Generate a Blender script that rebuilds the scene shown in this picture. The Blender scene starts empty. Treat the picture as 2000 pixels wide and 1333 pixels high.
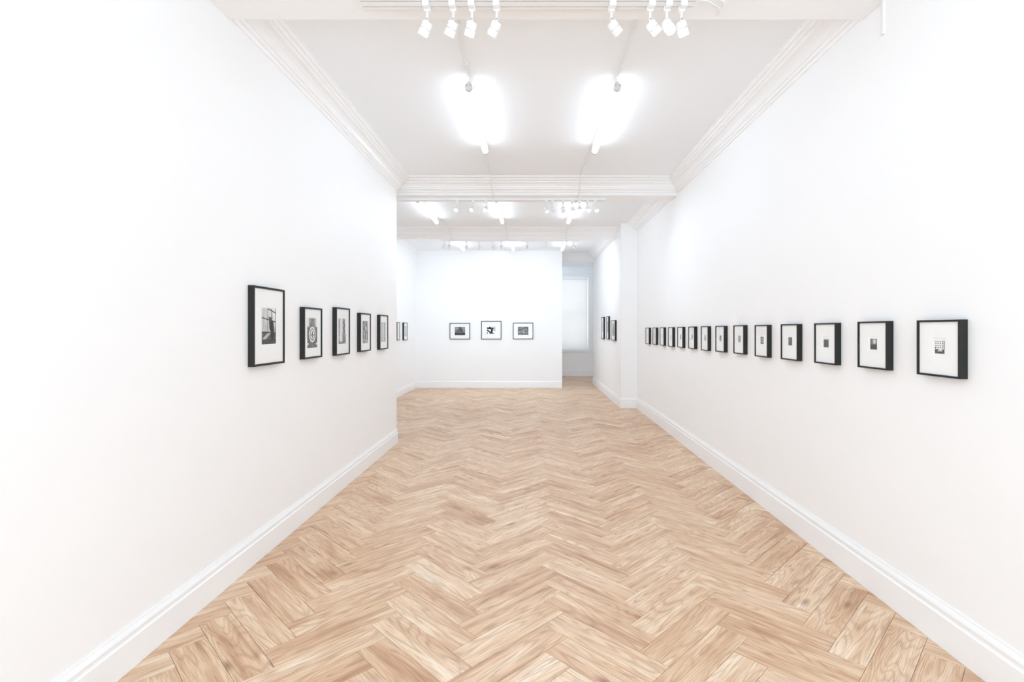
import bpy, math, random
from mathutils import Vector, Matrix

SC = bpy.context.scene
COL = SC.collection
F = 944.0            # focal length in pixels of the 2000 px wide frame
CX, CY = 1038.0, 643.0
EYE = 1.5

# ---------------------------------------------------------------- camera, world, light, exposure
cam_d = bpy.data.cameras.new('camera')
cam_d.sensor_width = 36.0
cam_d.lens = 36.0 * F / 2000.0
cam_d.shift_x = -(CX - 1000.0) / 2000.0
cam_d.shift_y = -(666.5 - CY) / 2000.0
cam_d.clip_start = 0.05
cam = bpy.data.objects.new('camera', cam_d)
cam.location = (0, 0, EYE)
cam.rotation_euler = (math.pi / 2, 0, 0)
COL.objects.link(cam)
SC.camera = cam

world = bpy.data.worlds.new('daylight')
SC.world = world
world.use_nodes = True
world.node_tree.nodes['Background'].inputs[0].default_value = (0.73, 0.87, 1.0, 1)
world.node_tree.nodes['Background'].inputs[1].default_value = 0.7

SC.view_settings.view_transform = 'Standard'
SC.view_settings.look = 'None'
SC.view_settings.gamma = 1.0
SC.view_settings.use_curve_mapping = False
SC.view_settings.exposure = 0.17

TUBE_STRENGTH = 8.0
SPOT_ENERGY = 6.0
FRONT_FILL = 128.0
LIGHT_TINT = (0.728, 0.87, 1.0)
SC.cycles.max_bounces = 16
SC.cycles.diffuse_bounces = 12
SC.cycles.transparent_max_bounces = 16

# added fill light in an unseen opening made behind the camera
ld = bpy.data.lights.new('added_front_fill', 'AREA')
ld.shape = 'RECTANGLE'; ld.size = 3.2; ld.size_y = 2.9
ld.energy = FRONT_FILL; ld.color = LIGHT_TINT
lo = bpy.data.objects.new('added_front_fill', ld)
lo.location = (0.1, -3.05, 1.7); lo.rotation_euler = (math.pi / 2, 0, 0)
COL.objects.link(lo)
# daylight behind the window blind at the far end
ld = bpy.data.lights.new('daylight_rear_window', 'AREA')
ld.shape = 'RECTANGLE'; ld.size = 1.2; ld.size_y = 2.2
ld.energy = 31; ld.color = (1.0, 0.98, 0.97)
lo2 = bpy.data.objects.new('daylight_rear_window', ld)
lo2.location = (1.19, 15.75, 2.0); lo2.rotation_euler = (-math.pi / 2, 0, 0)
COL.objects.link(lo2)

# ---------------------------------------------------------------- helpers
class MB:
    def __init__(s):
        s.v = []; s.f = []; s.uv = None
    def add(s, vs, fs):
        o = len(s.v); s.v += [tuple(p) for p in vs]
        s.f += [tuple(i + o for i in f) for f in fs]
    def box(s, x0, x1, y0, y1, z0, z1):
        vs = [(x, y, z) for z in (z0, z1) for y in (y0, y1) for x in (x0, x1)]
        s.add(vs, [(0, 2, 3, 1), (4, 5, 7, 6), (0, 1, 5, 4), (2, 6, 7, 3), (0, 4, 6, 2), (1, 3, 7, 5)])
        return s
    def bevbox(s, x0, x1, y0, y1, z0, z1, b):
        cx, cy, cz = (x0 + x1) / 2, (y0 + y1) / 2, (z0 + z1) / 2
        hx, hy, hz = (x1 - x0) / 2, (y1 - y0) / 2, (z1 - z0) / 2
        vs = []; idx = {}
        for sx in (-1, 1):
            for sy in (-1, 1):
                for sz in (-1, 1):
                    for a in range(3):
                        h = [hx - b, hy - b, hz - b]; h[a] += b
                        idx[(sx, sy, sz, a)] = len(vs)
                        vs.append((cx + sx * h[0], cy + sy * h[1], cz + sz * h[2]))
        fs = []
        C = Vector((cx, cy, cz))
        def face(ids):
            P = [Vector(vs[i]) for i in ids]
            n = (P[1] - P[0]).cross(P[2] - P[0])
            m = sum(P, Vector()) / len(P)
            fs.append(tuple(ids) if n.dot(m - C) > 0 else tuple(reversed(ids)))
        for a in range(3):
            o1, o2 = [k for k in range(3) if k != a]
            for sg in (-1, 1):
                q = []
                for (p1, p2) in ((-1, -1), (1, -1), (1, 1), (-1, 1)):
                    k = [0, 0, 0]; k[a] = sg; k[o1] = p1; k[o2] = p2
                    q.append(idx[(k[0], k[1], k[2], a)])
                face(q)
        for a in range(3):
            o1, o2 = [k for k in range(3) if k != a]
            for p1 in (-1, 1):
                for p2 in (-1, 1):
                    q = []
                    for (sg, ax) in ((-1, o1), (1, o1), (1, o2), (-1, o2)):
                        k = [0, 0, 0]; k[a] = sg; k[o1] = p1; k[o2] = p2
                        q.append(idx[(k[0], k[1], k[2], ax)])
                    face(q)
        for sx in (-1, 1):
            for sy in (-1, 1):
                for sz in (-1, 1):
                    face([idx[(sx, sy, sz, a)] for a in range(3)])
        s.add(vs, fs)
        return s
    def lathe(s, prof, M=Matrix(), n=20):
        """prof: (radius, height) pairs along +z, closed by caps"""
        vs = []; fs = []
        for (r, z) in prof:
            for k in range(n):
                a = 2 * math.pi * k / n
                vs.append(M @ Vector((r * math.cos(a), r * math.sin(a), z)))
        for i in range(len(prof) - 1):
            for k in range(n):
                a, b = i * n + k, i * n + (k + 1) % n
                fs.append((a, b, b + n, a + n))
        fs.append(tuple(reversed(range(n))))
        m = (len(prof) - 1) * n
        fs.append(tuple(range(m, m + n)))
        s.add(vs, fs)
        return s
    def tube(s, pts, r, n=8):
        pts = [Vector(p) for p in pts]
        vs = []; fs = []
        up = Vector((0, 0, 1))
        prev = None
        for i, p in enumerate(pts):
            d = (pts[min(i + 1, len(pts) - 1)] - pts[max(i - 1, 0)]).normalized()
            if prev is None:
                a = d.cross(up if abs(d.z) < .9 else Vector((1, 0, 0))).normalized()
            else:
                a = (prev - d * prev.dot(d)).normalized()
            prev = a
            b = d.cross(a)
            for k in range(n):
                t = 2 * math.pi * k / n
                vs.append(p + a * (r * math.cos(t)) + b * (r * math.sin(t)))
        for i in range(len(pts) - 1):
            for k in range(n):
                q, w = i * n + k, i * n + (k + 1) % n
                fs.append((q, w, w + n, q + n))
        fs.append(tuple(reversed(range(n))))
        m = (len(pts) - 1) * n
        fs.append(tuple(range(m, m + n)))
        s.add(vs, fs)
        return s
    def prism(s, poly, fn0, fn1):
        """poly of 2-D points, mapped by fn0 and fn1 to the two ends"""
        n = len(poly)
        vs = [fn0(*p) for p in poly] + [fn1(*p) for p in poly]
        fs = [(i, (i + 1) % n, (i + 1) % n + n, i + n) for i in range(n)]
        fs += [tuple(reversed(range(n))), tuple(range(n, 2 * n))]
        s.add(vs, fs)
        return s
    def ring(s, w, h, prof):
        """mitred rectangular ring in the xz plane; prof: closed (inset, y) loop"""
        n = len(prof)
        vs = []
        for (sx, sz) in ((-1, -1), (1, -1), (1, 1), (-1, 1)):
            for (i, y) in prof:
                vs.append((sx * (w / 2 - i), y, sz * (h / 2 - i)))
        fs = []
        for c in range(4):
            d = (c + 1) % 4
            for k in range(n):
                j = (k + 1) % n
                fs.append((c * n + k, d * n + k, d * n + j, c * n + j))
        s.add(vs, fs)
        return s
    def build(s, name, mat, parent=None, smooth=False, fix=True):
        me = bpy.data.meshes.new(name)
        me.from_pydata(s.v, [], s.f)
        if fix:
            import bmesh
            bm = bmesh.new(); bm.from_mesh(me)
            bmesh.ops.recalc_face_normals(bm, faces=bm.faces[:])
            bm.to_mesh(me); bm.free()
        me.materials.append(mat)
        if smooth:
            me.set_sharp_from_angle(angle=math.radians(35))
        if not smooth:
            for p in me.polygons: p.use_smooth = False
        else:
            for p in me.polygons: p.use_smooth = True
            me.set_sharp_from_angle(angle=math.radians(35))
        o = bpy.data.objects.new(name, me)
        COL.objects.link(o)
        if parent is not None: o.parent = parent
        return o

def tag(o, label=None, cat=None, group=None, kind=None):
    if label: o['label'] = label
    if cat: o['category'] = cat
    if group: o['group'] = group
    if kind: o['kind'] = kind
    return o

def empty(name, loc, rz=0.0):
    o = bpy.data.objects.new(name, None)
    o.empty_display_size = .1
    o.location = loc; o.rotation_euler = (0, 0, rz)
    COL.objects.link(o)
    return o

def lin(c):
    c /= 255.0
    return c / 12.92 if c <= .04045 else ((c + .055) / 1.055) ** 2.4

# ---------------------------------------------------------------- materials
def nodes(name):
    m = bpy.data.materials.new(name); m.use_nodes = True
    nt = m.node_tree
    return m, nt, nt.nodes['Principled BSDF']

def N(nt, typ, **kw):
    n = nt.nodes.new(typ)
    for k, v in kw.items(): setattr(n, k, v)
    return n

def paint(name, col, rough=.55, bump=.04, scale=90.0, var=.012, spec=.3):
    m, nt, b = nodes(name)
    tc = N(nt, 'ShaderNodeTexCoord')
    n1 = N(nt, 'ShaderNodeTexNoise'); n1.inputs['Scale'].default_value = scale; n1.inputs['Detail'].default_value = 4
    n2 = N(nt, 'ShaderNodeTexNoise'); n2.inputs['Scale'].default_value = 1.3; n2.inputs['Detail'].default_value = 2
    nt.links.new(tc.outputs['Object'], n1.inputs['Vector']); nt.links.new(tc.outputs['Object'], n2.inputs['Vector'])
    r = N(nt, 'ShaderNodeMapRange'); r.inputs['To Min'].default_value = 1 - var; r.inputs['To Max'].default_value = 1 + var
    nt.links.new(n2.outputs[0], r.inputs['Value'])
    mx = N(nt, 'ShaderNodeVectorMath', operation='SCALE'); mx.inputs[0].default_value = col
    nt.links.new(r.outputs[0], mx.inputs['Scale'])
    nt.links.new(mx.outputs[0], b.inputs['Base Color'])
    b.inputs['Roughness'].default_value = rough
    b.inputs['Specular IOR Level'].default_value = spec
    if bump:
        bp = N(nt, 'ShaderNodeBump'); bp.inputs['Strength'].default_value = bump; bp.inputs['Distance'].default_value = .002
        nt.links.new(n1.outputs[0], bp.inputs['Height']); nt.links.new(bp.outputs[0], b.inputs['Normal'])
    return m

M_WALL = paint('white_wall_paint', (.94, .945, .95), .6, .05, 120)
M_CEIL = paint('white_ceiling_paint', (.915, .95, .985), .7, .05, 80)
M_TRIM = paint('white_gloss_trim', (.93, .94, .95), .35, 0, 30, .006, .5)
M_METAL = paint('white_powder_coat', (.90, .905, .91), .4, 0, 60, .006, .5)
M_CAP = paint('grey_lamp_holder', (.68, .68, .68), .5, 0, 60, .01, .4)
M_SLOT = paint('dark_track_slot', (.12, .12, .12), .6, 0, 60, .02, .3)
M_SLOT_GREY = paint('grey_track_slot', (.42, .42, .42), .6, 0, 60, .02, .3)
M_SCREW = paint('dark_screw_metal', (.2, .2, .2), .4, 0, 60, .02, .5)
M_BLACK = paint('black_stained_wood', (.016, .016, .016), .5, .15, 160, .15, .35)
M_MAT = paint('white_mat_board', (.96, .96, .955), .9, .03, 400, .005, .1)
M_PAPER = paint('photo_paper_white', (.96, .96, .96), .5, 0, 60, .004, .3)
M_BACK = paint('backing_card', (.35, .27, .2), .9, 0, 60, .03, .1)
M_GAP = paint('dark_subfloor', (.07, .04, .025), .9, 0, 20, .05, .1)
M_BLIND = paint('woven_blind_fabric', (.84, .84, .84), .8, .12, 600, .01, .1)
def translucent(m):
    nt = m.node_tree; b = nt.nodes['Principled BSDF']; out = nt.nodes['Material Output']
    t = N(nt, 'ShaderNodeBsdfTranslucent'); t.inputs[0].default_value = (.85, .86, .86, 1)
    mx = N(nt, 'ShaderNodeMixShader'); mx.inputs[0].default_value = .35
    nt.links.new(b.outputs[0], mx.inputs[1]); nt.links.new(t.outputs[0], mx.inputs[2]); nt.links.new(mx.outputs[0], out.inputs[0])
translucent(M_BLIND)
M_PVC = paint('white_cable_sheath', (.86, .86, .86), .45, 0, 60, .01, .4)

def emis(name, col, s):
    m, nt, b = nodes(name)
    b.inputs['Base Color'].default_value = (.9, .9, .9, 1)
    tc = N(nt, 'ShaderNodeTexCoord')
    n = N(nt, 'ShaderNodeTexNoise'); n.inputs['Scale'].default_value = 6
    nt.links.new(tc.outputs['Object'], n.inputs['Vector'])
    r = N(nt, 'ShaderNodeMapRange'); r.inputs['To Min'].default_value = s * .97; r.inputs['To Max'].default_value = s * 1.03
    nt.links.new(n.outputs[0], r.inputs['Value'])
    b.inputs['Emission Color'].default_value = (*col, 1)
    nt.links.new(r.outputs[0], b.inputs['Emission Strength'])
    return m
M_TUBE = emis('glowing_tube_diffuser', LIGHT_TINT, TUBE_STRENGTH)
M_LENS = emis('lit_spot_lens', LIGHT_TINT, 14.0)

def glass(name):
    m = bpy.data.materials.new(name); m.use_nodes = True
    nt = m.node_tree; nt.nodes.clear()
    out = N(nt, 'ShaderNodeOutputMaterial')
    tr = N(nt, 'ShaderNodeBsdfTransparent'); tr.inputs[0].default_value = (.995, .997, .996, 1)
    gl = N(nt, 'ShaderNodeBsdfGlossy'); gl.inputs['Roughness'].default_value = .03
    lw = N(nt, 'ShaderNodeLayerWeight'); pw = N(nt, 'ShaderNodeMath', operation='POWER'); pw.inputs[1].default_value = 5.0
    nt.links.new(lw.outputs['Facing'], pw.inputs[0])
    fr = N(nt, 'ShaderNodeMath', operation='MULTIPLY_ADD'); fr.inputs[1].default_value = .6; fr.inputs[2].default_value = .012
    nt.links.new(pw.outputs[0], fr.inputs[0])
    mx = N(nt, 'ShaderNodeMixShader')
    nt.links.new(fr.outputs[0], mx.inputs[0]); nt.links.new(tr.outputs[0], mx.inputs[1]); nt.links.new(gl.outputs[0], mx.inputs[2])
    nt.links.new(mx.outputs[0], out.inputs[0])
    return m
M_GLASS = glass('clear_picture_glass')

def print_mat():
    m, nt, b = nodes('black_and_white_photographic_print')
    a = N(nt, 'ShaderNodeAttribute', attribute_name='tone')
    tc = N(nt, 'ShaderNodeTexCoord')
    n = N(nt, 'ShaderNodeTexNoise'); n.inputs['Scale'].default_value = 900
    nt.links.new(tc.outputs['Object'], n.inputs['Vector'])
    r = N(nt, 'ShaderNodeMapRange'); r.inputs['To Min'].default_value = .9; r.inputs['To Max'].default_value = 1.1
    nt.links.new(n.outputs[0], r.inputs['Value'])
    mx = N(nt, 'ShaderNodeVectorMath', operation='SCALE')
    nt.links.new(a.outputs['Color'], mx.inputs[0]); nt.links.new(r.outputs[0], mx.inputs['Scale'])
    nt.links.new(mx.outputs[0], b.inputs['Base Color'])
    b.inputs['Roughness'].default_value = .45
    return m
M_PRINT = print_mat()

def wood():
    m, nt, b = nodes('oak_herringbone_plank')
    L = nt.links
    uv = N(nt, 'ShaderNodeUVMap', uv_map='UVMap')
    oi = N(nt, 'ShaderNodeObjectInfo')
    at = N(nt, 'ShaderNodeAttribute', attribute_name='rnd')
    def math_(op, a, b_=None, c=None):
        n = N(nt, 'ShaderNodeMath', operation=op)
        for i, x in enumerate((a, b_, c)):
            if x is None: continue
            if isinstance(x, (int, float)): n.inputs[i].default_value = x
            else: L.new(x, n.inputs[i])
        return n.outputs[0]
    rnd = math_('FRACT', math_('ADD', oi.outputs['Random'], at.outputs['Fac']))
    sep = N(nt, 'ShaderNodeSeparateXYZ'); L.new(uv.outputs[0], sep.inputs[0])
    U, V = sep.outputs[0], sep.outputs[1]
    r2 = math_('FRACT', math_('MULTIPLY', rnd, 17.31))
    r3 = math_('FRACT', math_('MULTIPLY', rnd, 91.7))
    def coord(su, sv, k):
        c = N(nt, 'ShaderNodeCombineXYZ')
        L.new(math_('MULTIPLY_ADD', U, su, math_('MULTIPLY', rnd, 53.0 * k)), c.inputs[0])
        L.new(math_('MULTIPLY_ADD', V, sv, math_('MULTIPLY', r2, 31.0 * k)), c.inputs[1])
        L.new(math_('MULTIPLY', r3, 17.0), c.inputs[2])
        return c.outputs[0]
    def noise(vec, sc, det, dist=0.0):
        n = N(nt, 'ShaderNodeTexNoise'); n.inputs['Scale'].default_value = sc
        n.inputs['Detail'].default_value = det; n.inputs['Distortion'].default_value = dist
        L.new(vec, n.inputs['Vector']); return n.outputs[0]
    big = noise(coord(.9, 7.0, 1), 1.0, 2.0, .25)             # broad figure, contour source
    cath = math_('SINE', math_('MULTIPLY', big, 120.0))         # cathedral contours
    cathp = math_('POWER', math_('MULTIPLY_ADD', cath, .5, .5), 3.0)
    streak = noise(coord(1.3, 32.0, 2), 1.0, 3.0, .1)
    fib = noise(coord(9.0, 340.0, 3), 1.0, 2.0)
    blot = noise(coord(2.0, 10.0, 4), 1.0, 3.0, .4)
    # knots
    vor = N(nt, 'ShaderNodeTexVoronoi'); vor.inputs['Scale'].default_value = 1.0
    L.new(coord(2.4, 6.0, 5), vor.inputs['Vector'])
    knot = N(nt, 'ShaderNodeMapRange'); knot.inputs['From Min'].default_value = .0; knot.inputs['From Max'].default_value = .16
    knot.inputs['To Min'].default_value = 1.0; knot.inputs['To Max'].default_value = 0.0
    L.new(vor.outputs['Distance'], knot.inputs['Value'])
    tone = math_('ADD', math_('MULTIPLY', streak, .45), math_('MULTIPLY', blot, .55))
    tone = math_('MULTIPLY_ADD', math_('SUBTRACT', r2, .5), .12, tone)
    ramp = N(nt, 'ShaderNodeValToRGB'); L.new(tone, ramp.inputs[0])
    e = ramp.color_ramp.elements
    def c(r, g, b_): return (lin(r), lin(g), lin(b_), 1)
    e[0].position = .33; e[0].color = c(*WOOD[0])
    e[1].position = .72; e[1].color = c(*WOOD[3])
    k = e.new(.44); k.color = c(*WOOD[1])
    k = e.new(.56); k.color = c(*WOOD[2])
    def mixc(fac, A, B, mode='MIX'):
        n = N(nt, 'ShaderNodeMix', data_type='RGBA', blend_type=mode)
        L.new(fac, n.inputs[0]); L.new(A, n.inputs[6])
        if isinstance(B, tuple): n.inputs[7].default_value = B
        else: L.new(B, n.inputs[7])
        return n.outputs[2]
    gmask = math_('MULTIPLY', cathp, math_('MULTIPLY', .62, noise(coord(3.0, 10.0, 6), 1.0, 2.0)))
    col = mixc(gmask, ramp.outputs[0], c(*WOOD[4]))
    fm = N(nt, 'ShaderNodeMapRange'); fm.inputs['From Min'].default_value = .53; fm.inputs['From Max'].default_value = .66
    fm.inputs['To Max'].default_value = .48; L.new(fib, fm.inputs['Value'])
    col = mixc(fm.outputs[0], col, c(*WOOD[4]))
    col = mixc(math_('MULTIPLY', knot.outputs[0], math_('MULTIPLY', .8, math_('GREATER_THAN', r3, .15))), col, c(*WOOD[5]))
    L.new(col, b.inputs['Base Color'])
    rr = N(nt, 'ShaderNodeMapRange'); rr.inputs['To Min'].default_value = .30; rr.inputs['To Max'].default_value = .48
    L.new(streak, rr.inputs['Value']); L.new(rr.outputs[0], b.inputs['Roughness'])
    b.inputs['Specular IOR Level'].default_value = .45
    bp = N(nt, 'ShaderNodeBump'); bp.inputs['Strength'].default_value = .12; bp.inputs['Distance'].default_value = .001
    L.new(math_('ADD', math_('MULTIPLY', fib, -1.0), math_('MULTIPLY', cathp, -.5)), bp.inputs['Height'])
    L.new(bp.outputs[0], b.inputs['Normal'])
    return m
WOOD = [(188, 146, 114), (216, 180, 147), (230, 201, 169), (246, 228, 206), (150, 107, 78), (138, 92, 64)]
M_WOOD = wood()

# ---------------------------------------------------------------- room plan (x right, y away, z up)
CEIL = 3.5
BEAM_Z = 3.32
XL = -1.78                       # near left wall
XL_END = 6.38
XR_A, XR_B = 1.946 - 2.05 * .0079, .0079   # right wall x = a + b*y
def xr(y): return XR_A + XR_B * y
PIL_Y0, PIL_Y1, PIL_X = 9.14, 13.24, 1.694
XBL = -2.95                      # left wall of the back room
PART_Y, PART_X1 = 12.31, .782    # partition
REAR_Y = 15.39
FRONT_Y = -3.0

def struct(o, label, cat): return tag(o, label, cat, kind='structure')

m = MB(); m.box(XBL - .2, XL, FRONT_Y, XL_END, 0, CEIL)
struct(m.build('wall_left', M_WALL), 'long white wall on the left holding five black frames', 'wall')
m = MB(); m.prism([(xr(FRONT_Y), FRONT_Y), (2.3, FRONT_Y), (2.3, REAR_Y + .3), (xr(REAR_Y), REAR_Y + .3), (xr(PIL_Y1), PIL_Y1), (xr(PIL_Y0), PIL_Y0)],
        lambda x, y: (x, y, 0), lambda x, y: (x, y, CEIL))
struct(m.build('wall_right', M_WALL), 'long white wall on the right holding a row of fourteen frames', 'wall')
m = MB(); m.box(PIL_X, xr(PIL_Y0) + .02, PIL_Y0, PIL_Y1, 0, CEIL)
struct(m.build('wall_right_projecting', M_WALL), 'projecting white wall section beyond the row of fourteen frames', 'wall')
m = MB(); m.box(XBL - .2, XBL, XL_END, PART_Y + .15, 0, CEIL)
struct(m.build('wall_far_left', M_WALL), 'white side wall of the back room on the left', 'wall')
m = MB(); m.box(XBL, PART_X1, PART_Y, PART_Y + .15, 0, CEIL)
struct(m.build('wall_back', M_WALL), 'white back wall with three landscape frames', 'wall')
m = MB(); m.box(0.0, .1, PART_Y + .15, REAR_Y, 0, CEIL)
struct(m.build('wall_passage_left', M_WALL), 'left side wall of the passage behind the back wall', 'wall')
# rear wall with the window opening
WX0, WX1, WZ0, WZ1 = .50, 1.80, .83, 3.13
m = MB()
m.box(0, WX0, REAR_Y, REAR_Y + .3, 0, CEIL); m.box(WX1, xr(REAR_Y), REAR_Y, REAR_Y + .3, 0, CEIL)
m.box(WX0, WX1, REAR_Y, REAR_Y + .3, 0, WZ0); m.box(WX0, WX1, REAR_Y, REAR_Y + .3, WZ1, CEIL)
struct(m.build('wall_rear', M_WALL), 'white end wall of the narrow passage around the window', 'wall')
# front wall (behind the viewer) with a large opening added to let light in
m = MB()
m.box(XL, -1.5, FRONT_Y - .2, FRONT_Y, 0, CEIL); m.box(1.7, xr(FRONT_Y), FRONT_Y - .2, FRONT_Y, 0, CEIL)
m.box(-1.5, 1.7, FRONT_Y - .2, FRONT_Y, 0, .25); m.box(-1.5, 1.7, FRONT_Y - .2, FRONT_Y, 3.15, CEIL)
struct(m.build('wall_front', M_WALL), 'white wall behind the viewer around an added opening for light', 'wall')
m = MB(); m.box(XBL - .2, 2.3, FRONT_Y - .2, REAR_Y + .3, CEIL, CEIL + .15)
ceiling = struct(m.build('ceiling', M_CEIL), 'flat white plaster ceiling crossed by moulded beams', 'ceiling')

# ---------------------------------------------------------------- cornice profiles: (projection from wall, height)
COR = [(0, 3.335), (.012, 3.335), (.018, 3.352), (.034, 3.358), (.040, 3.372), (.052, 3.376), (.056, 3.392), (.070, 3.412),
       (.092, 3.432), (.118, 3.443), (.122, 3.456), (.140, 3.462), (.146, 3.474), (.170, 3.478), (.176, 3.490), (.188, 3.492), (.188, 3.5), (0, 3.5)]
def cornice_y(name, xw, sgn, y0, y1, label, prof=COR, xw2=None):
    """cornice running along y on the wall x = xw, projecting to sgn"""
    xb = xw if xw2 is None else xw2
    m = MB(); m.prism(prof, lambda p, z: (xw + sgn * p, y0, z), lambda p, z: (xb + sgn * p, y1, z))
    return struct(m.build(name, M_TRIM), label, 'moulding')
BPR = [(0, 3.32), (0, 3.335), (-.012, 3.338), (-.016, 3.352), (-.045, 3.358), (-.05, 3.372), (-.085, 3.382), (-.09, 3.396), (-.10, 3.402),
       (-.104, 3.415), (-.13, 3.436), (-.165, 3.450), (-.17, 3.463), (-.215, 3.470), (-.22, 3.482), (-.285, 3.487), (-.29, 3.5)]
NB = [5]
def beam(label, y0, y1, xa, xb):
    NB[0] += 1
    poly = [(y0 + p, z) for p, z in BPR] + [(y1, 3.5), (y1, 3.32)]
    m = MB(); m.prism(poly, lambda y, z: (xa, y, z), lambda y, z: (xb, y, z))
    return struct(m.build('trim_%d' % NB[0], M_TRIM), label, 'ceiling beam')
beam('white beam with stepped moulding between first and second bay', 6.58, 6.84, XBL, xr(6.6))
beam('white beam with stepped moulding before the back wall', 9.76, 9.88, XBL, PIL_X)
beam('white moulded beam above the passage to the window', 13.11, 13.60, .1, xr(13.2))
m = MB(); m.box(XL, xr(2.6), 2.42, 2.84, BEAM_Z, CEIL)
struct(m.build('trim_9', M_TRIM), 'plain white beam nearest the viewer carrying a lighting track', 'ceiling beam')

cornice_y('trim_1', XL, 1, 2.84, XL_END, 'stepped plaster cornice along the top of the long left wall')
cornice_y('trim_2', xr(2.84), -1, 2.84, 6.5, 'stepped plaster cornice along the top of the long right wall', xw2=xr(6.5))
cornice_y('trim_3', xr(6.84), -1, 6.84, PIL_Y0, 'plaster cornice on the right wall in the second bay', xw2=xr(PIL_Y0))
cornice_y('trim_4', PIL_X, -1, 9.88, 12.95, 'plaster cornice on the projecting wall section at far right')
cornice_y('trim_5', XBL, 1, 9.88, PART_Y, 'small plaster cornice on the far left side wall',
          prof=[(p * .38, 3.5 - (3.5 - z) * .38) for p, z in COR])

# ---------------------------------------------------------------- baseboards
def base_prof(h):
    return [(0, 0), (.020, 0), (.020, h * .70), (.016, h * .715), (.012, h * .72), (.012, h * .78), (.015, h * .80), (.016, h * .85), (.012, h * .90), (.007, h * .95), (.005, h), (0, h)]
def baseboard(name, ax, ay, bx, by, nx, ny, h, label):
    m = MB(); m.prism(base_prof(h), lambda p, z: (ax + nx * p, ay + ny * p, z + .0008), lambda p, z: (bx + nx * p, by + ny * p, z + .0008))
    return struct(m.build(name, M_TRIM), label, 'baseboard')
baseboard('baseboard_left', XL, FRONT_Y, XL, XL_END, 1, 0, .19, 'white moulded baseboard along the long left wall')
baseboard('baseboard_right', xr(FRONT_Y), FRONT_Y, xr(PIL_Y0), PIL_Y0, -1, 0, .21, 'white moulded baseboard along the long right wall')
baseboard('baseboard_step', PIL_X - .02, PIL_Y0, xr(PIL_Y0), PIL_Y0, 0, -1, .19, 'short baseboard on the face of the projecting wall')
baseboard('baseboard_right_far', PIL_X, PIL_Y0 - .001, PIL_X, PIL_Y1, -1, 0, .19, 'white baseboard along the projecting wall at far right')
baseboard('baseboard_far_left', XBL, XL_END, XBL, PART_Y, 1, 0, .175, 'white baseboard on the far left side wall')
baseboard('baseboard_back', XBL, PART_Y, PART_X1, PART_Y, 0, -1, .175, 'white baseboard under the three landscape frames')
baseboard('baseboard_rear', .1, REAR_Y, xr(REAR_Y), REAR_Y, 0, -1, .20, 'white baseboard under the window in the passage')

# ---------------------------------------------------------------- herringbone floor
m = MB(); m.box(XBL - .2, 2.3, FRONT_Y - .2, REAR_Y + .3, -.06, -.0075)
floor = struct(m.build('floor', M_GAP), 'light oak herringbone plank floor', 'floor')
AW, BW = .109375, .1025
X0, Y0 = -.264, 1.733
PX = Vector((AW, BW)); QX = Vector((-AW, BW))
def quad(kind, a, c):
    p0, q0 = a + 4 * c, a - 4 * c
    if kind == 0: r = (p0, q0, p0 + 4, q0 + 1)
    else: r = (p0 + 4, q0 - 3, p0 + 5, q0 + 1)
    return r
def pq(p, q): return Vector((X0, Y0)) + PX * p + QX * q
def inroom(P, e=.02):
    x, y = P
    if y < -2.95 or y > REAR_Y: return False
    if y < XL_END: return XL - e < x < xr(y) + e
    if y < PIL_Y0: return XBL - e < x < xr(y) + e
    if y < PART_Y: return XBL - e < x < PIL_X + e
    if y < PIL_Y1: return .1 < x < PIL_X + e
    return .1 < x < xr(y)
cells = []
for a in range(-60, 120):
    for c in range(-5, 6):
        for kind in (0, 1):
            r = quad(kind, a, c)
            cs = [pq(r[0], r[1]), pq(r[2], r[1]), pq(r[2], r[3]), pq(r[0], r[3])]
            ctr = sum(cs, Vector((0, 0))) / 4
            pts = cs + [ctr] + [cs[i].lerp(cs[(i + 1) % 4], t) for i in range(4) for t in (.25, .5, .75)]
            if any(inroom(P) for P in pts): cells.append((kind, r, ctr, cs))
def plank_geo(kind, o, cs):
    """bevelled plank; returns verts, faces, uv per vertex"""
    gap, bev = .0007, .0010
    C = sum(cs, Vector((0, 0))) / 4
    e1 = (cs[1] - cs[0]); e2 = (cs[3] - cs[0]); l1, l2 = e1.length, e2.length
    vs = []; uvs = []
    area = abs(e1.x * e2.y - e1.y * e2.x)
    h1, h2 = area / l1, area / l2           # widths across
    for (ins, z) in ((gap, -.0075), (gap, -.0012), (gap + bev, 0.0)):
        for (s, t) in ((0, 0), (1, 0), (1, 1), (0, 1)):
            ss = ins / h2 if s == 0 else 1 - ins / h2
            tt = ins / h1 if t == 0 else 1 - ins / h1
            P = cs[0] + e1 * ss + e2 * tt - o
            vs.append((P.x, P.y, z))
            u, v = (ss * l1, tt * l2) if kind == 0 else (tt * l2, ss * l1)
            uvs.append((u, v))
    fs = [(0, 3, 2, 1), (8, 9, 10, 11)]
    for b0 in (0, 4):
        for i in range(4):
            j = (i + 1) % 4
            fs.append((b0 + i, b0 + j, b0 + 4 + j, b0 + 4 + i))
    return vs, fs, uvs
def uvmesh(name, V, Fc, UV, rnd=None):
    me = bpy.data.meshes.new(name); me.from_pydata(V, [], Fc)
    ul = me.uv_layers.new(name='UVMap')
    for l in me.loops: ul.data[l.index].uv = UV[l.vertex_index]
    if rnd is not None:
        at = me.attributes.new('rnd', 'FLOAT', 'POINT')
        for i, r in enumerate(rnd): at.data[i].value = r
    me.materials.append(M_WOOD)
    return me
proto = {}
def size_key(c):
    x, y = c[2]
    if y < 1.55: return 1000 - y         # outside the frame
    d = y
    if not (-1038 / F * y - .3 < x < 962 / F * y + .3): return 900
    return d
cells.sort(key=size_key)
rest = cells[300:]
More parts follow.
